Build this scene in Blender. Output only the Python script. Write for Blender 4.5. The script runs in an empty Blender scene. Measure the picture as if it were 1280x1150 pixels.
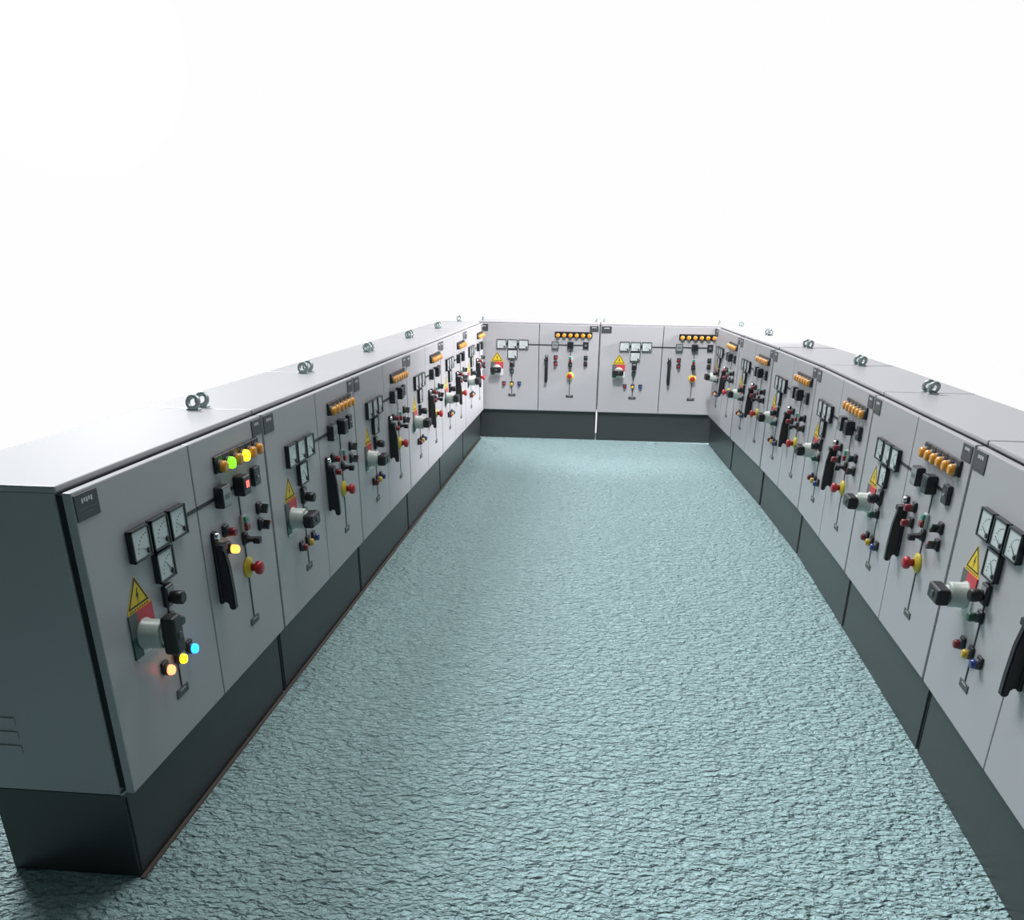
import bpy, bmesh, math
from mathutils import Vector, Matrix
PI = math.pi
S = bpy.context.scene
COL = S.collection

# ---------------------------------------------------------------- sizes (metres)
W, H, HP, D, DT = 1.6, 1.5275, 0.3766, 0.529, 0.043     # unit width, height, plinth height, depth, door stand-off
HC = H - HP
A = 1.690                                                # left row face at x = -A
Y0, YB = 2.4636, 12.0765

# ---------------------------------------------------------------- materials
def mat(name, col, rough=0.5, metal=0.0, emit=None, estr=0.0, bump=None, spec=0.5, coat=0.0, trans=0.0):
    m = bpy.data.materials.new(name); m.use_nodes = True
    nt = m.node_tree; b = nt.nodes['Principled BSDF']
    b.inputs['Base Color'].default_value = (*col, 1)
    b.inputs['Roughness'].default_value = rough
    b.inputs['Metallic'].default_value = metal
    b.inputs['Specular IOR Level'].default_value = spec
    b.inputs['Coat Weight'].default_value = coat
    b.inputs['Transmission Weight'].default_value = trans
    if emit:
        b.inputs['Emission Color'].default_value = (*emit, 1)
        b.inputs['Emission Strength'].default_value = estr
    tc = nt.nodes.new('ShaderNodeTexCoord')
    n = nt.nodes.new('ShaderNodeTexNoise')
    nt.links.new(tc.outputs['Object'], n.inputs['Vector'])
    n.inputs['Scale'].default_value = bump[0] if bump else 9.0
    n.inputs['Detail'].default_value = 3
    mx = nt.nodes.new('ShaderNodeMixRGB'); mx.blend_type = 'MULTIPLY'
    mx.inputs['Fac'].default_value = 0.10
    mx.inputs['Color1'].default_value = (*col, 1)
    nt.links.new(n.outputs['Fac'], mx.inputs['Color2'])
    nt.links.new(mx.outputs['Color'], b.inputs['Base Color'])
    if bump:
        bp = nt.nodes.new('ShaderNodeBump')
        bp.inputs['Strength'].default_value = bump[1]; bp.inputs['Distance'].default_value = bump[2]
        nt.links.new(n.outputs['Fac'], bp.inputs['Height'])
        nt.links.new(bp.outputs['Normal'], b.inputs['Normal'])
    return m

M = {}
M['cab'] = mat('powder_coat_light_grey', (0.47, 0.465, 0.485), 0.36, bump=(420, 0.12, 0.002))
M['plinth'] = mat('powder_coat_dark_grey', (0.045, 0.052, 0.054), 0.36, bump=(300, 0.1, 0.002))
M['gasket'] = mat('rubber_gasket', (0.02, 0.025, 0.03), 0.8)
M['black'] = mat('black_plastic', (0.012, 0.013, 0.015), 0.38)
M['bezel'] = mat('black_bezel', (0.018, 0.022, 0.025), 0.30)
M['dark'] = mat('dark_grey_plastic', (0.06, 0.065, 0.07), 0.4)
M['line'] = mat('mimic_strip', (0.030, 0.034, 0.038), 0.5)
M['dial'] = mat('dial_white', (0.62, 0.67, 0.67), 0.25, coat=0.6)
M['ink'] = mat('dial_ink', (0.02, 0.02, 0.02), 0.5)
M['white'] = mat('white_plastic', (0.75, 0.76, 0.75), 0.4)
M['grey'] = mat('pale_grey_green_plastic', (0.50, 0.55, 0.51), 0.3)
M['dgreen'] = mat('dark_green_plastic', (0.015, 0.075, 0.055), 0.35)
M['plategrey'] = mat('plate_grey', (0.12, 0.14, 0.135), 0.5)
M['red'] = mat('red_plastic', (0.45, 0.025, 0.035), 0.33)
M['dred'] = mat('dark_red_plastic', (0.22, 0.018, 0.03), 0.3)
M['platered'] = mat('plate_red', (0.62, 0.06, 0.08), 0.5)
M['yellow'] = mat('yellow_plastic', (0.72, 0.58, 0.05), 0.45)
M['signyel'] = mat('sign_yellow', (0.85, 0.62, 0.02), 0.5)
M['amber'] = mat('amber_lens', (0.80, 0.33, 0.03), 0.22, coat=0.5)
M['ylens'] = mat('yellow_lens', (0.65, 0.42, 0.04), 0.25, coat=0.5)
M['blue'] = mat('blue_lens', (0.02, 0.045, 0.22), 0.25, coat=0.5)
M['green'] = mat('green_lens', (0.05, 0.30, 0.20), 0.3)
M['chrome'] = mat('chrome', (0.75, 0.76, 0.77), 0.18, 1.0)
M['eye'] = mat('galvanised_steel', (0.42, 0.50, 0.49), 0.38, 0.5)
M['display'] = mat('display_face', (0.27, 0.29, 0.30), 0.25)
M['on_green'] = mat('lamp_lit_green', (0.1, 0.5, 0.02), 0.3, emit=(0.30, 0.95, 0.03), estr=1.1)
M['on_yellow'] = mat('lamp_lit_yellow', (0.6, 0.4, 0.02), 0.3, emit=(1.0, 0.72, 0.02), estr=1.9)
M['on_orange'] = mat('lamp_lit_orange', (0.6, 0.2, 0.02), 0.3, emit=(1.0, 0.30, 0.045), estr=4.0)
M['on_red'] = mat('lamp_lit_red', (0.6, 0.05, 0.03), 0.3, emit=(1.0, 0.16, 0.06), estr=5.0)
M['on_blue'] = mat('lamp_lit_blue', (0.02, 0.1, 0.6), 0.3, emit=(0.02, 0.28, 1.0), estr=3.4)
M['on_digit'] = mat('digits_lit_red', (0.5, 0.02, 0.02), 0.3, emit=(1.0, 0.10, 0.08), estr=3.5)
M['rust'] = mat('brown_joint', (0.12, 0.095, 0.08), 0.7)

# ---------------------------------------------------------------- mesh helpers
class MB:
    """collects shapes; the material of each shape is a slot of the one mesh"""
    def __init__(s): s.bm = bmesh.new(); s.slots = []
    def _fin(s, verts, m):
        if m not in s.slots: s.slots.append(m)
        k = s.slots.index(m)
        for f in {f for v in verts for f in v.link_faces}: f.material_index = k
    def box(s, x0, x1, y0, y1, z0, z1, m, bev=0.0, seg=2):
        t = bmesh.new(); bmesh.ops.create_cube(t, size=1)
        for v in t.verts:
            v.co = Vector(((x0+x1)/2 + v.co.x*(x1-x0), (y0+y1)/2 + v.co.y*(y1-y0), (z0+z1)/2 + v.co.z*(z1-z0)))
        if bev: bmesh.ops.bevel(t, geom=t.edges[:], offset=bev, segments=seg, affect='EDGES', profile=0.6)
        s._merge(t, m)
    def _merge(s, t, m):
        me = bpy.data.meshes.new('t'); t.to_mesh(me); t.free()
        n = len(s.bm.verts); s.bm.from_mesh(me); bpy.data.meshes.remove(me)
        s.bm.verts.ensure_lookup_table(); s._fin(s.bm.verts[n:], m)
    def lathe(s, prof, cx, cz, m, seg=20, sq=None, y=0.0):
        """profile [(radius, depth)] turned about an axis along -y (out of the door)"""
        t = bmesh.new(); rings = []
        for r, d in prof:
            rings.append([t.verts.new((cx + r*math.cos(2*PI*i/seg), y-d, cz + r*math.sin(2*PI*i/seg))) for i in range(seg)])
        for a, b in zip(rings, rings[1:]):
            for i in range(seg): t.faces.new((a[i], a[(i+1) % seg], b[(i+1) % seg], b[i]))
        t.faces.new(rings[-1]); t.faces.new(rings[0][::-1])
        bmesh.ops.recalc_face_normals(t, faces=t.faces[:])
        for f in t.faces: f.smooth = len(f.verts) == 4
        s._merge(t, m)
    def poly(s, pts, y0, y1, m):
        """prism of an outline given in (x, z), between depths y0 and y1"""
        t = bmesh.new()
        a = [t.verts.new((p[0], y0, p[1])) for p in pts]; b = [t.verts.new((p[0], y1, p[1])) for p in pts]
        t.faces.new(a); t.faces.new(b[::-1]); n = len(pts)
        for i in range(n): t.faces.new((a[i], b[i], b[(i+1) % n], a[(i+1) % n]))
        bmesh.ops.recalc_face_normals(t, faces=t.faces[:]); s._merge(t, m)
    def prism_x(s, pts, x0, x1, m, bev=0.0):
        """prism of an outline given in (y, z), between two x"""
        t = bmesh.new()
        a = [t.verts.new((x0, p[0], p[1])) for p in pts]; b = [t.verts.new((x1, p[0], p[1])) for p in pts]
        t.faces.new(a); t.faces.new(b[::-1]); n = len(pts)
        for i in range(n): t.faces.new((a[i], b[i], b[(i+1) % n], a[(i+1) % n]))
        bmesh.ops.recalc_face_normals(t, faces=t.faces[:])
        if bev: bmesh.ops.bevel(t, geom=t.edges[:], offset=bev, segments=2, affect='EDGES')
        s._merge(t, m)
    def tube(s, pts, r, m, seg=8, closed=False):
        t = bmesh.new(); n = len(pts); rings = []
        P = [Vector(p) for p in pts]
        for i in range(n):
            if closed: d = P[(i+1) % n] - P[i-1]
            else: d = P[min(i+1, n-1)] - P[max(i-1, 0)]
            d.normalize()
            up = Vector((1, 0, 0)) if abs(d.x) < 0.9 else Vector((0, 1, 0))
            u = d.cross(up).normalized(); v = d.cross(u)
            rings.append([t.verts.new(P[i] + r*(math.cos(2*PI*k/seg)*u + math.sin(2*PI*k/seg)*v)) for k in range(seg)])
        pr = list(zip(rings, rings[1:])) + ([(rings[-1], rings[0])] if closed else [])
        for a, b in pr:
            for k in range(seg): t.faces.new((a[k], a[(k+1) % seg], b[(k+1) % seg], b[k]))
        if not closed: t.faces.new(rings[0][::-1]); t.faces.new(rings[-1])
        bmesh.ops.recalc_face_normals(t, faces=t.faces[:])
        for f in t.faces: f.smooth = True
        s._merge(t, m)
    def build(s, name, parent=None, label=None, loc=None):
        me = bpy.data.meshes.new(name); s.bm.to_mesh(me); s.bm.free()
        for m in s.slots: me.materials.append(M[m])
        if loc:                                            # origin at the part, not at the cabinet's corner
            me.transform(Matrix.Translation(-Vector(loc)))
        o = bpy.data.objects.new(name, me); COL.objects.link(o)
        if loc: o.location = Vector(loc) - (Vector(parent['_o']) if parent and '_o' in parent else Vector((0, 0, 0)))
        if parent: o.parent = parent
        if label: o['label'] = label
        return o

def X(u): return u*W
def Z(v): return H - v*HC
FR = -DT                                                  # door face

def part(mb, name, parent, label=None): return mb.build(name, parent, label)

# ---------------------------------------------------------------- devices on the doors
def lamp(root, u, v, lens, r=0.020, hold=0.026, dep=0.046, name='indicator_lamp', label=None, lift=0.010):
    x, z = X(u), Z(v)
    b = MB(); b.box(x-hold, x+hold, FR-0.012, FR, z-hold*0.8+lift, z+hold+lift, 'black', 0.003, 1)
    b.lathe([(r*1.12, 0.0), (r*1.12, 0.018), (r*1.0, 0.022)], x, z, 'dark', 16, y=FR)
    o = b.build(name, root, label)
    c = MB(); c.lathe([(r*0.95, 0.018), (r, 0.024), (r, dep-0.010), (r*0.85, dep-0.003), (r*0.5, dep)], x, z, lens, 18, y=FR)
    c.build('lens', o)
    return o

def meter(root, u, v, ang):
    x, z = X(u), Z(v); w, h = 0.064, 0.059
    b = MB(); d = 0.024
    b.box(x-w, x+w, FR-d*0.72, FR, z-h, z+h, 'bezel', 0.002, 1)
    t = 0.0075
    b.box(x-w, x-w+t, FR-d, FR-d*0.7, z-h, z+h, 'bezel'); b.box(x+w-t, x+w, FR-d, FR-d*0.7, z-h, z+h, 'bezel')
    b.box(x-w, x+w, FR-d, FR-d*0.7, z+h-t, z+h, 'bezel'); b.box(x-w, x+w, FR-d, FR-d*0.7, z-h, z-h+t, 'bezel')
    o = b.build('analog_meter', root)
    c = MB(); f = FR-d*0.72
    c.box(x-w+t, x+w-t, f-0.002, f, z-h+t, z+h-t, 'dial')
    px, pz = x+w*0.62, z-h*0.60                            # pivot in the lower right corner, scale arc round it
    for k in range(7):
        a = PI*(0.52+0.075*k)
        for rr in (0.066,):
            c.box(px+rr*math.cos(a)-0.0022, px+rr*math.cos(a)+0.0022, f-0.003, f-0.002, pz+rr*math.sin(a)-0.0022, pz+rr*math.sin(a)+0.0022, 'ink')
    c.build('dial', o)
    n = MB()
    a = ang; L = 0.060
    dx, dz = math.cos(a), math.sin(a); nx, nz = -dz*0.0016, dx*0.0016
    n.poly([(px+nx, pz+nz), (px+dx*L, pz+dz*L), (px-nx, pz-nz)], f-0.0055, f-0.0035, 'ink')
    n.lathe([(0.011, 0.0), (0.011, 0.004), (0.008, 0.006)], px, pz, 'black', 14, y=f-0.002)
    n.build('needle', o)

def push(root, u, v, cap, name='push_button', tip=None, label=None):
    x, z = X(u), Z(v)
    b = MB(); b.box(x-0.026, x+0.026, FR-0.014, FR, z-0.022, z+0.030, 'black', 0.004, 1)
    b.lathe([(0.022, 0.0), (0.022, 0.022), (0.020, 0.026)], x, z, 'dark', 16, y=FR)
    o = b.build(name, root, label)
    c = MB(); c.lathe([(0.018, 0.020), (0.019, 0.028), (0.019, 0.050), (0.015, 0.056)], x, z, cap, 16, y=FR)
    c.build('button_cap', o); return o

def selector(root, u, v, tip, ang=0.5):
    x, z = X(u), Z(v)
    b = MB(); b.box(x-0.026, x+0.026, FR-0.014, FR, z-0.026, z+0.030, 'black', 0.004, 1)
    b.lathe([(0.021, 0.0), (0.021, 0.020), (0.019, 0.024)], x, z, 'dark', 16, y=FR)
    o = b.build('selector_switch', root)
    c = MB(); w = 0.008; L = 0.021
    ca, sa = math.cos(ang), math.sin(ang)
    pts = [(x+ca*L*i - sa*w*j, z+sa*L*i + ca*w*j) for i, j in ((-1, -1), (1, -1), (1.1, 0), (1, 1), (-1, 1))]
    c.poly(pts, FR-0.050, FR-0.020, 'black')
    pts = [(x+ca*L*i - sa*w*j, z+sa*L*i + ca*w*j) for i, j in ((0.3, -0.5), (1.02, -0.5), (1.02, 0.5), (0.3, 0.5))]
    c.poly(pts, FR-0.053, FR-0.050, tip)
    c.build('knob', o); return o

def name_plate(root, u, v, w, h, name='nameplate', rows=True):
    x, z = X(u), Z(v)
    b = MB(); b.box(x-w, x+w, FR-0.004, FR, z-h, z+h, 'dark', 0.0015, 1)
    o = b.build(name, root)
    if rows:                                               # the print is too small to read in the photograph: short worn strokes
        c = MB()
        for i in range(5):
            xx = x-w*0.45+i*w*0.20
            c.box(xx, xx+w*0.12, FR-0.0048, FR-0.004, z+h*0.25+(i % 2)*h*0.1, z+h*0.62, 'white')
        c.box(x-w*0.8, x+w*0.75, FR-0.0046, FR-0.004, z-h*0.22, z-h*0.17, 'plategrey')
        c.box(x-w*0.8, x+w*0.55, FR-0.0046, FR-0.004, z-h*0.52, z-h*0.47, 'plategrey')
        c.build('print', o)
    return o

def strip(root, x0, x1, z0, z1):
    b = MB(); b.box(x0, x1, FR-0.003, FR, z0, z1, 'line'); return b

def make_unit(lit=False, upright=False):
    r = bpy.data.objects.new('control_cabinet', None); COL.objects.link(r); r.empty_display_size = 0.2
    g = 0.004
    # body: sheet-steel box with a folded top whose front lip stands proud of a dark door rebate
    b = MB()
    b.box(g, W-g, 0.012, D, HP+0.002, H-0.02, 'cab', 0.004, 1)
    b.box(g, W-g, 0.0, D, H-0.022, H, 'cab', 0.006, 2)
    b.box(g, W-g, 0.0, 0.014, HP+0.001, HP+0.012, 'cab', 0.002, 1)
    b.box(0.016, W-0.016, -0.012, 0.014, HP+0.03, H-0.03, 'gasket')
    b.box(W-g-0.001, W+g*0.6, 0.02, D-0.006, HP+0.03, H-0.005, 'gasket')     # dark joint strip added to stop light leaking between neighbouring cabinets
    b.build('body', r)
    b = MB(); b.box(0.010, W-0.010, 0.004, D-0.01, 0.0, HP, 'plinth', 0.004, 1)
    b.box(0.02, 0.028, 0.001, 0.006, 0.02, HP-0.02, 'gasket')
    b.build('plinth', r)
    doors = []
    for i, (x0, x1) in enumerate(((0.010, 0.811), (0.819, W-0.012))):
        b = MB(); b.box(x0, x1, FR, -0.012, HP+0.012, H-0.022, 'cab', 0.005, 2)
        b.box(x0+0.01, x1-0.01, -0.0125, 0.006, HP+0.03, H-0.04, 'gasket')
        doors.append(b.build('door', r))
    # swing handle on the right-hand door
    hx, zt, zb = X(0.573), Z(0.355), Z(0.655)
    b = MB(); b.box(hx-0.020, hx+0.020, FR-0.016, FR, zb+0.02, zt, 'black', 0.006, 2)
    b.prism_x([(FR-0.012, zt-0.050), (FR-0.046, zt-0.070), (FR-0.060, (zt+zb)/2+0.02), (FR-0.066, zb+0.070), (FR-0.066, zb-0.006), (FR-0.040, zb-0.006), (FR-0.036, zb+0.026), (FR-0.012, zb+0.030)], hx-0.017, hx+0.017, 'black', 0.005)
    b.box(hx-0.030, hx+0.024, FR-0.052, FR-0.012, zt-0.080, zt-0.050, 'black', 0.008, 2)
    h = b.build('swing_handle', doors[1])
    b = MB(); b.lathe([(0.017, 0.0), (0.017, 0.026), (0.012, 0.030)], hx, zt-0.020, 'chrome', 16, y=FR)
    b.build('lock_barrel', doors[1])
    # mimic lines
    b = strip(r, X(0.423), 0.811, Z(0.245)-0.0075, Z(0.245)+0.0075)
    b.box(0.819, X(0.618), FR-0.003, FR, Z(0.245)-0.0075, Z(0.245)+0.0075, 'line')
    b.box(X(0.663), X(0.868), FR-0.003, FR, Z(0.242)-0.0075, Z(0.242)+0.0075, 'line')
    b.box(X(0.768)-0.0045, X(0.768)+0.0045, FR-0.003, FR, Z(0.80), Z(0.24), 'line')
    b.box(X(0.288)-0.0045, X(0.288)+0.0045, FR-0.003, FR, Z(0.80), Z(0.27), 'line')
    for u in (0.248, 0.338): b.box(X(u)-0.012, X(u)+0.012, FR-0.012, FR, Z(0.24)-0.012, Z(0.24)+0.012, 'line')
    b.build('mimic_line', r)
    for u, a in ((0.203, 2.75), (0.293, 2.8), (0.383, 2.55)): meter(r, u, 0.243, a)
    meter(r, 0.293, 0.352, 2.3)
    # warning sign and the plate of the main switch
    u0, u1, ua = X(0.119), X(0.211), X(0.166); zb, zt = Z(0.430), Z(0.335)
    b = MB(); y = FR-0.0015
    b.poly([(u0-0.004, zb-0.014), (u1+0.004, zb-0.014), (u1+0.004, zb), (ua+0.002, zt), (ua-0.002, zt), (u0-0.004, zb)], y, FR, 'signyel')
    s = b.build('warning_sign', r)
    c = MB()
    def tri(k): return [(ua + (u0-ua)*k, zt*0.333+zb*0.667 + (zb-(zt*0.333+zb*0.667))*k), (ua + (u1-ua)*k, zt*0.333+zb*0.667 + (zb-(zt*0.333+zb*0.667))*k), (ua, zt*0.333+zb*0.667 + (zt-(zt*0.333+zb*0.667))*k)]
    o_, i_ = tri(0.97), tri(0.80)
    for k in range(3): c.poly([o_[k], o_[(k+1) % 3], i_[(k+1) % 3], i_[k]], y-0.0006, y, 'ink')
    bx, bz = ua, zb+0.036                                  # lightning bolt
    c.poly([(bx+0.004, bz+0.030), (bx-0.010, bz-0.002), (bx-0.001, bz+0.001), (bx-0.004, bz-0.028), (bx+0.011, bz+0.010), (bx+0.002, bz+0.007), (bx+0.008, bz+0.030)], y-0.0006, y, 'ink')
    for k in range(8): c.box(u0+0.008+k*0.017, u0+0.017+k*0.017, y-0.0006, y, zb-0.010, zb-0.005, 'ink')
    c.build('bolt_symbol', s)
    px0, px1, pz0, pz1 = X(0.112), X(0.216), Z(0.600), zb-0.014
    mx_ = X(0.147); mz = Z(0.520)
    b = MB()
    b.box(px0, mx_, FR-0.006, FR, mz, pz1, 'plategrey'); b.box(mx_, px1, FR-0.006, FR, mz, pz1, 'platered')
    b.box(px0, mx_, FR-0.006, FR, pz0+0.012, mz, 'dgreen'); b.box(mx_, px1, FR-0.006, FR, pz0+0.012, mz, 'white')
    b.poly([(px0, pz0+0.012), (px1, pz0+0.012), (px1-0.02, pz0-0.006), (px0+0.02, pz0-0.006)], FR-0.006, FR, 'grey')
    ms = b.build('main_switch', r)
    cx, cz = X(0.166), Z(0.526)
    b = MB(); b.lathe([(0.060, 0.004), (0.060, 0.012), (0.055, 0.016), (0.055, 0.072), (0.050, 0.080)], cx, cz, 'grey', 32, y=FR)
    b.lathe([(0.040, 0.078), (0.040, 0.088), (0.030, 0.090)], cx, cz, 'grey', 24, y=FR)
    b.build('switch_body', ms)
    b = MB()
    if upright: b.box(cx-0.034, cx+0.034, FR-0.140, FR-0.084, cz-0.072, cz+0.076, 'black', 0.016, 4)
    else:
        b.box(cx-0.072, cx+0.062, FR-0.140, FR-0.084, cz-0.036, cz+0.036, 'black', 0.016, 4)
        b.box(cx-0.078, cx-0.060, FR-0.132, FR-0.094, cz-0.030, cz+0.030, 'black', 0.006, 2)
    b.lathe([(0.034, 0.075), (0.036, 0.095)], cx, cz, 'black', 20, y=FR)
    b.lathe([(0.016, 0.138), (0.016, 0.143), (0.010, 0.144)], cx, cz, 'dark', 16, y=FR)
    b.build('rotary_handle', ms)
    # selector and green button under the fourth meter
    sx, sz = X(0.290), Z(0.462)
    b = MB(); b.box(sx-0.032, sx+0.032, FR-0.020, FR, sz-0.040, sz+0.046, 'bezel', 0.004, 1)
    b.box(sx-0.022, sx+0.022, FR-0.0215, FR-0.02, sz-0.030, sz+0.036, 'display')
    o = b.build('meter_selector', r)
    b = MB(); b.lathe([(0.024, 0.018), (0.024, 0.030), (0.027, 0.040), (0.027, 0.066), (0.021, 0.071)], sx, sz-0.004, 'black', 20, y=FR)
    b.build('knob', o)
    push(r, 0.288, 0.548, 'dgreen', label='dark green push button on the vertical line')
    names = [('red', 'dred', 'on_red'), ('yellow', 'ylens', 'on_yellow'), ('blue', 'blue', 'on_blue')]
    for (u, (nm, off, on)) in zip((0.222, 0.287, 0.350), names):
        lamp(r, u, 0.692, on if lit else off, r=0.0205, hold=0.024, dep=0.042, label=('lit %s lamp' if lit else 'unlit %s lamp') % nm)
    name_plate(r, 0.288, 0.818, 0.048, 0.018, 'circuit_label')
    name_plate(r, 0.770, 0.818, 0.048, 0.018, 'circuit_label')
    # right-hand door
    for k in range(6):
        lens = 'amber'; lb = None
        if lit and k == 1: lens = 'on_green'; lb = 'lit green lamp'
        if lit and k == 3: lens = 'on_yellow'; lb = 'lit yellow lamp'
        lamp(r, 0.661+k*0.0508, 0.136, lens, r=0.0265, hold=0.0405, dep=0.046, lift=0.006, label=lb)
    dx, dz = X(0.642), Z(0.243)
    b = MB(); b.box(dx-0.044, dx+0.044, FR-0.040, FR, dz-0.046, dz+0.046, 'bezel', 0.004, 1)
    o = b.build('digital_meter', r)
    b = MB(); b.box(dx-0.037, dx+0.037, FR-0.0415, FR-0.04, dz-0.039, dz+0.039, 'display'); b.box(dx-0.022, dx+0.022, FR-0.0425, FR-0.0415, dz-0.008, dz+0.012, 'plategrey')
    b.build('screen', o)
    dx, dz = X(0.766), Z(0.240)
    b = MB(); b.box(dx-0.040, dx+0.040, FR-0.052, FR, dz-0.044, dz+0.044, 'bezel', 0.005, 1)
    o = b.build('timer_relay', r)
    b = MB(); b.box(dx-0.024, dx+0.024, FR-0.0535, FR-0.052, dz-0.014, dz+0.026, 'black')
    if lit:
        for k in (-1, 1):
            b.box(dx+k*0.009-0.005, dx+k*0.009+0.005, FR-0.0545, FR-0.0535, dz-0.008, dz+0.022, 'on_digit')
    b.build('screen', o, 'screen with lit red digits' if lit else None)
    dx, dz = X(0.890), Z(0.242)
    b = MB(); b.box(dx-0.036, dx+0.036, FR-0.022, FR, dz-0.044, dz+0.044, 'bezel', 0.003, 1)
    b.box(dx-0.020, dx+0.020, FR-0.0235, FR-0.022, dz-0.020, dz+0.024, 'dark')
    b.lathe([(0.005, 0.0), (0.005, 0.004)], dx, dz, 'white', 8, y=FR-0.0235)
    b.build('protection_relay', r)
    push(r, 0.648, 0.383, 'dred', label='dark red push button')
    push(r, 0.648, 0.452, 'on_orange' if lit else 'dred', label='push button lit orange' if lit else 'dark red push button')
    dx, dz = X(0.768), Z(0.395)
    b = MB(); b.box(dx-0.023, dx+0.023, FR-0.018, FR, dz-0.040, dz+0.036, 'grey', 0.004, 1)
    o = b.build('double_push_button', r)
    b = MB(); b.box(dx-0.018, dx+0.018, FR-0.030, FR-0.016, dz+0.002, dz+0.032, 'green', 0.004, 1); b.build('button_cap', o, 'green upper cap')
    b = MB(); b.box(dx-0.018, dx+0.018, FR-0.034, FR-0.016, dz-0.034, dz-0.002, 'dred', 0.004, 1); b.build('button_cap', o, 'red lower cap')
    o = selector(r, 0.768, 0.462, 'black', 0.0)
    b = MB(); x, z = X(0.768), Z(0.466)
    b.box(x-0.010, x+0.026, FR-0.078, FR-0.045, z-0.016, z+0.014, 'black', 0.006, 2); b.build('lever', o)
    selector(r, 0.893, 0.380, 'green', 0.9); selector(r, 0.893, 0.450, 'red', 0.9)
    ex, ez = X(0.768), Z(0.583)
    b = MB(); b.lathe([(0.050, 0.0), (0.050, 0.008), (0.038, 0.012), (0.026, 0.022)], ex, ez, 'yellow', 28, y=FR)
    o = b.build('emergency_stop', r)
    b = MB(); b.lathe([(0.018, 0.018), (0.018, 0.040), (0.031, 0.046), (0.033, 0.056), (0.031, 0.068), (0.022, 0.074), (0.010, 0.076)], ex, ez, 'red', 24, y=FR)
    b.build('mushroom_head', o, 'red mushroom head')
    name_plate(r, 0.051, 0.066, 0.066, 0.043)
    name_plate(r, 0.952, 0.060, 0.056, 0.036)
    # lifting eyes near both ends of the top sheet
    for ex in (0.048, W-0.048):
        b = MB(); y = D*0.50
        b.box(ex-0.020, ex+0.020, y-0.030, y+0.030, H-0.001, H+0.008, 'eye', 0.003, 1)
        ring = [(ex + 0.012*math.sin(2*PI*k/20), y + 0.026*math.cos(2*PI*k/20), H+0.036 + 0.026*math.sin(2*PI*k/20)) for k in range(20)]
        b.tube(ring, 0.0115, 'eye', 8, True)
        b.lathe([(0.001, 0.0), (0.001, 0.001)], ex, H+0.01, 'eye', 6, y=y)
        b.build('lifting_eye', r)
    return r

def copy_tree(o, parent=None):
    c = o.copy(); COL.objects.link(c)
    if parent: c.parent = parent
    for ch in list(o.children): copy_tree(ch, c)
    return c

def tag(o, label, cat, group=None):
    o['label'] = label; o['category'] = cat
    if group: o['group'] = group

G = 'light grey control cabinets lining the aisle'
first = make_unit(lit=True, upright=True)
plain = make_unit()
# louvres pressed into the end panel of the nearest left cabinet
b = MB()
for k in range(3):
    z = 0.668-0.057*k
    b.poly([(0, 0)]*0 or [(-0.004, z-0.017), (-0.004, z+0.017), (0.004, z+0.017)], 0.345, 0.52, 'cab')
lv = b.build('louvre', first)
for v in lv.data.vertices: v.co.x += 0.003
first.rotation_euler.z = PI/2; first.location = (-A, Y0, 0)
tag(first, 'grey control cabinet with lit red, yellow, blue and green lamps, nearest in left row', 'cabinet', G)

used = [False]
def place(loc, rz, label, sx=1.0):
    c = plain if not used[0] else copy_tree(plain)
    used[0] = True
    c.location = loc; c.rotation_euler = (0, 0, rz); c.scale = (sx, 1, 1)
    tag(c, label, 'cabinet', G)
    return c

left = [(1, 1.0, 'grey control cabinet with unlit lamps directly behind the lit one in left row'),
        (2, 1.0, 'grey control cabinet, third from the near end of the left row'),
        (3, 0.985, 'grey control cabinet, fourth from the near end of the left row'),
        (3.985, 0.975, 'grey control cabinet, fifth in left row, next to the last one before the corner'),
        (4.96, 0.975, 'brightly lit grey control cabinet at the far corner end of the left row')]
for k, sx, lb in left: place((-A, Y0+k*W, 0), PI/2, lb, sx)
place((-0.0809-1.035*W, YB, 0), 0, 'grey control cabinet facing the camera, left one of the far end pair', 1.034)
place((-0.0800, YB, 0), 0, 'grey control cabinet facing the camera, right one of the far end pair', 1.028)
pts = [(1.480, 11.95), (1.560, 10.28), (1.645, 8.64), (1.695, 7.03), (1.675, 5.41), (1.645, 3.80), (1.580, 2.20)]
right = ['grey control cabinet in the right row against the far end cabinets',
         'grey control cabinet, second from the far end of the right row',
         'grey control cabinet, third from the far end of the right row',
         'grey control cabinet, fourth from the far end of the right row',
         'grey control cabinet in right row just beyond the one cut off by the frame',
         'grey control cabinet nearest in right row, cut off by the right frame edge']
for i, lb in enumerate(right):
    a, c = Vector(pts[i]), Vector(pts[i+1]); d = (c-a)
    place((a.x, a.y, 0), math.atan2(d.y, d.x), lb, (d.length-0.004)/W if i > 1 else (d.length-0.03)/W)

# ---------------------------------------------------------------- floor
fm = bpy.data.materials.new('teal_relief_floor'); fm.use_nodes = True
nt = fm.node_tree; bs = nt.nodes['Principled BSDF']
bs.inputs['Roughness'].default_value = 0.36; bs.inputs['Specular IOR Level'].default_value = 0.4
tc = nt.nodes.new('ShaderNodeTexCoord'); mp = nt.nodes.new('ShaderNodeMapping')
mp.inputs['Scale'].default_value = (0.62, 1.0, 1.0)
nt.links.new(tc.outputs['Object'], mp.inputs['Vector'])
n1 = nt.nodes.new('ShaderNodeTexNoise'); n1.inputs['Scale'].default_value = 46; n1.inputs['Detail'].default_value = 3.0
n1.inputs['Roughness'].default_value = 0.5; n1.inputs['Distortion'].default_value = 0.6
nt.links.new(mp.outputs['Vector'], n1.inputs['Vector'])
bp = nt.nodes.new('ShaderNodeBump'); bp.inputs['Strength'].default_value = 1.0; bp.inputs['Distance'].default_value = 0.07
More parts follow.
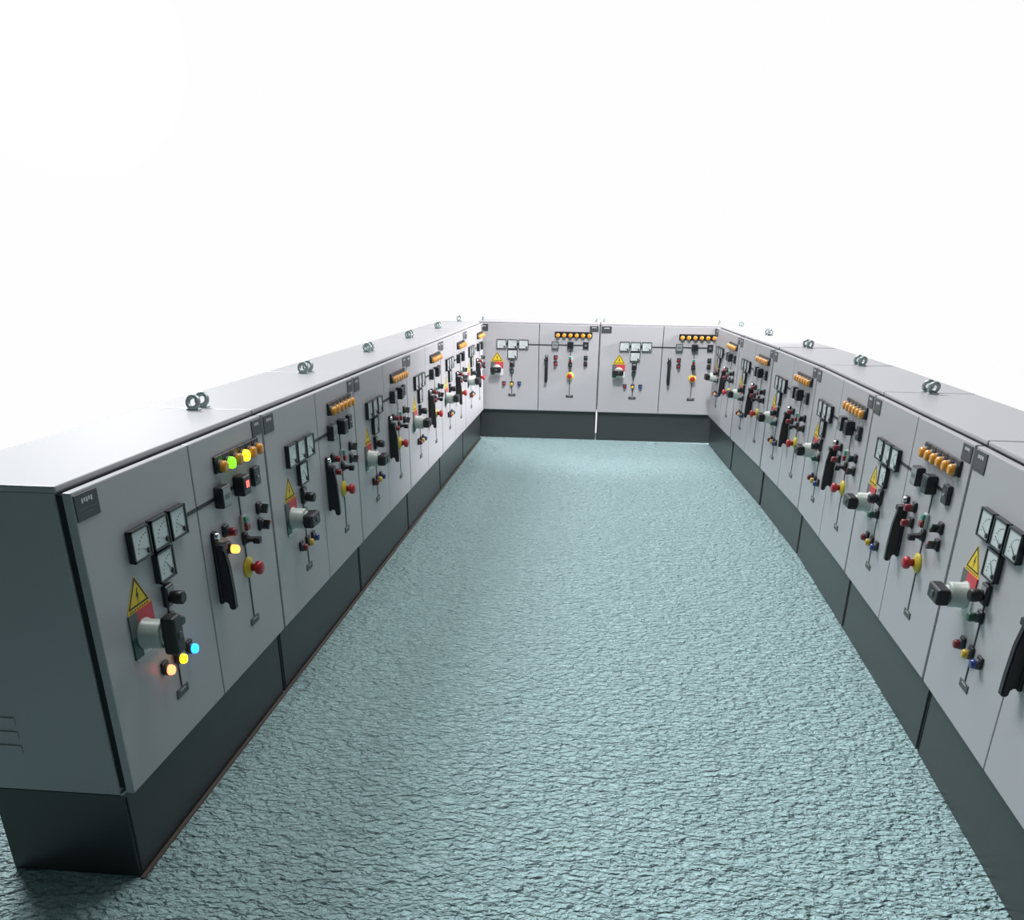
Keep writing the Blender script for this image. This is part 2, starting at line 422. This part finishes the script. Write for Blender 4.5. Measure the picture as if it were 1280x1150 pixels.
n3 = nt.nodes.new('ShaderNodeTexNoise'); n3.inputs['Scale'].default_value = 20; n3.inputs['Detail'].default_value = 1.5; n3.inputs['Distortion'].default_value = 0.8
nt.links.new(mp.outputs['Vector'], n3.inputs['Vector'])
ad = nt.nodes.new('ShaderNodeMath'); ad.operation = 'MULTIPLY_ADD'; ad.inputs[1].default_value = 1.1
nt.links.new(n3.outputs['Fac'], ad.inputs[0]); nt.links.new(n1.outputs['Fac'], ad.inputs[2])
nt.links.new(ad.outputs['Value'], bp.inputs['Height']); nt.links.new(bp.outputs['Normal'], bs.inputs['Normal'])
n2 = nt.nodes.new('ShaderNodeTexNoise'); n2.inputs['Scale'].default_value = 0.6
nt.links.new(tc.outputs['Object'], n2.inputs['Vector'])
mx = nt.nodes.new('ShaderNodeMixRGB'); mx.inputs['Color1'].default_value = (0.46, 0.665, 0.68, 1); mx.inputs['Color2'].default_value = (0.48, 0.69, 0.70, 1)
nt.links.new(n2.outputs['Fac'], mx.inputs['Fac']); nt.links.new(mx.outputs['Color'], bs.inputs['Base Color'])
M['floor'] = fm
b = MB(); b.box(-3.2, 3.2, -1.5, 12.66, -0.06, 0.0, 'floor')
fl = b.build('floor'); fl['kind'] = 'structure'
b = MB(); b.box(-A+0.0, -A+0.016, Y0, YB-0.1, 0.0, 0.008, 'rust'); t = b.build('trim_1'); t['kind'] = 'structure'

# ---------------------------------------------------------------- world: bright haze ahead, dim hall behind and overhead
w = bpy.data.worlds.new('hall_daylight'); S.world = w; w.use_nodes = True
nt = w.node_tree; bg = nt.nodes['Background']
tc = nt.nodes.new('ShaderNodeTexCoord')
def vmath(op, a, bvec):
    n = nt.nodes.new('ShaderNodeVectorMath'); n.operation = op
    nt.links.new(a, n.inputs[0]); n.inputs[1].default_value = bvec; return n.outputs['Value']
def ramp(src, stops):
    n = nt.nodes.new('ShaderNodeValToRGB'); n.color_ramp.interpolation = 'EASE'
    el = n.color_ramp.elements
    while len(el) < len(stops): el.new(0.5)
    for e, (p, c) in zip(el, stops): e.position = p; e.color = (*c, 1)
    nt.links.new(src, n.inputs['Fac']); return n.outputs['Color']
dir_ = tc.outputs['Generated']
fwd = vmath('DOT_PRODUCT', dir_, (-0.08, 0.997, 0.0))
up = vmath('DOT_PRODUCT', dir_, (0.0, 0.0, 1.0))
def mapr(src, a, b_):
    n = nt.nodes.new('ShaderNodeMapRange'); n.inputs['From Min'].default_value = a; n.inputs['From Max'].default_value = b_
    nt.links.new(src, n.inputs['Value']); return n.outputs['Result']
c1 = ramp(mapr(fwd, -1, 1), [(0.0, (0.045, 0.065, 0.07)), (0.74, (0.10, 0.12, 0.125)), (0.915, (0.988, 0.988, 0.988))])
c2 = ramp(mapr(up, 0.24, 0.48), [(0.0, (1, 1, 1)), (1.0, (0.25, 0.26, 0.27))])
m1 = nt.nodes.new('ShaderNodeMixRGB'); m1.blend_type = 'MULTIPLY'; m1.inputs['Fac'].default_value = 1
nt.links.new(c1, m1.inputs['Color1']); nt.links.new(c2, m1.inputs['Color2'])
# a large window, low on the far left, mirrored in the near cabinet's top
wd = Vector((-0.490, 0.854, 0.177)).normalized()
sp = vmath('DOT_PRODUCT', dir_, tuple(wd))
c3 = ramp(mapr(sp, 0.9945, 1.0), [(0.0, (0, 0, 0)), (0.6, (0.5, 0.5, 0.5)), (1.0, (1, 1, 1))])
m2 = nt.nodes.new('ShaderNodeMixRGB'); m2.blend_type = 'ADD'; m2.inputs['Fac'].default_value = 1
gain = nt.nodes.new('ShaderNodeMixRGB'); gain.blend_type = 'MULTIPLY'; gain.inputs['Fac'].default_value = 1; gain.inputs['Color2'].default_value = (1, 1, 1, 1)
gv = nt.nodes.new('ShaderNodeVectorMath'); gv.operation = 'SCALE'; gv.inputs['Scale'].default_value = 2.6
nt.links.new(c3, gv.inputs[0])
nt.links.new(m1.outputs['Color'], m2.inputs['Color1']); nt.links.new(gv.outputs['Vector'], m2.inputs['Color2'])
nt.links.new(m2.outputs['Color'], bg.inputs['Color']); bg.inputs['Strength'].default_value = 1.0
w.cycles.sampling_method = 'MANUAL'; w.cycles.sample_map_resolution = 1024

def spot(name, loc, target, power, size, cone, col=(1, 1, 1)):
    l = bpy.data.lights.new(name, 'SPOT'); l.energy = power; l.shadow_soft_size = size; l.spot_size = cone; l.spot_blend = 0.8; l.color = col
    o = bpy.data.objects.new(name, l); COL.objects.link(o); o.location = loc
    o.rotation_euler = (Vector(target)-Vector(loc)).to_track_quat('-Z', 'Y').to_euler(); return o
spot('far_fill_spot', (6.0, 11.6, 3.3), (-1.7, 11.0, 1.0), 4600, 0.4, 1.05, (1, 0.97, 1.0))  # unseen spot added to brighten the far left fronts, like window light
spot('far_fill_spot', (0.0, 7.5, 6.0), (0.0, 12.0, 0.9), 1500, 0.4, 0.8, (1, 0.98, 1.0))  # second added spot, high over the aisle, lifts the far end pair
def panel(loc, sx, sy, power, col=(1, 1, 1)):
    l = bpy.data.lights.new('overhead_fill', 'AREA'); l.shape = 'RECTANGLE'; l.size = sx; l.size_y = sy; l.energy = power; l.color = col
    o = bpy.data.objects.new('overhead_fill', l); COL.objects.link(o); o.location = loc
panel((0.6, 10.2, 6.1), 3.0, 4.5, 250, (1, 0.98, 1)); panel((-0.9, 4.5, 6.1), 2.4, 2.4, 150, (0.97, 1, 1))  # unseen area panels added as overhead fill for floor and cabinet tops
sun = bpy.data.lights.new('fill_sun', 'SUN'); sun.energy = 2.3; sun.angle = math.radians(20); sun.color = (0.95, 0.98, 1)  # soft sun added to brighten right row fronts and the floor relief
so = bpy.data.objects.new('fill_sun', sun); COL.objects.link(so); so.location = (-6, 10, 5)
so.rotation_euler = Vector((0.50, -0.66, -0.70)).to_track_quat('-Z', 'Y').to_euler()
b = MB(); b.box(-3.6, 3.6, -1.5, 5.8, 6.2, 6.35, 'white'); cl = b.build('ceiling'); cl['kind'] = 'structure'

# ---------------------------------------------------------------- camera
cam = bpy.data.cameras.new('camera'); co = bpy.data.objects.new('camera', cam); COL.objects.link(co)
F = Vector((-0.07380335, 0.90600952, -0.4167731)); R = Vector((0.99607276, 0.08746442, 0.01374872)); U = Vector((-0.04890929, 0.41412163, 0.90890657))
co.matrix_world = Matrix(((R.x, U.x, -F.x, 0), (R.y, U.y, -F.y, 0), (R.z, U.z, -F.z, 2.16131555), (0, 0, 0, 1)))
cam.sensor_fit = 'HORIZONTAL'; cam.sensor_width = 36; cam.lens = 1052.5715/1280*36
cam.shift_x = -20/1280; cam.shift_y = 245/1280; cam.clip_end = 200
S.camera = co
S.view_settings.view_transform = 'Standard'; S.view_settings.look = 'None'
S.view_settings.exposure = 0.0; S.view_settings.gamma = 1; S.view_settings.use_curve_mapping = False
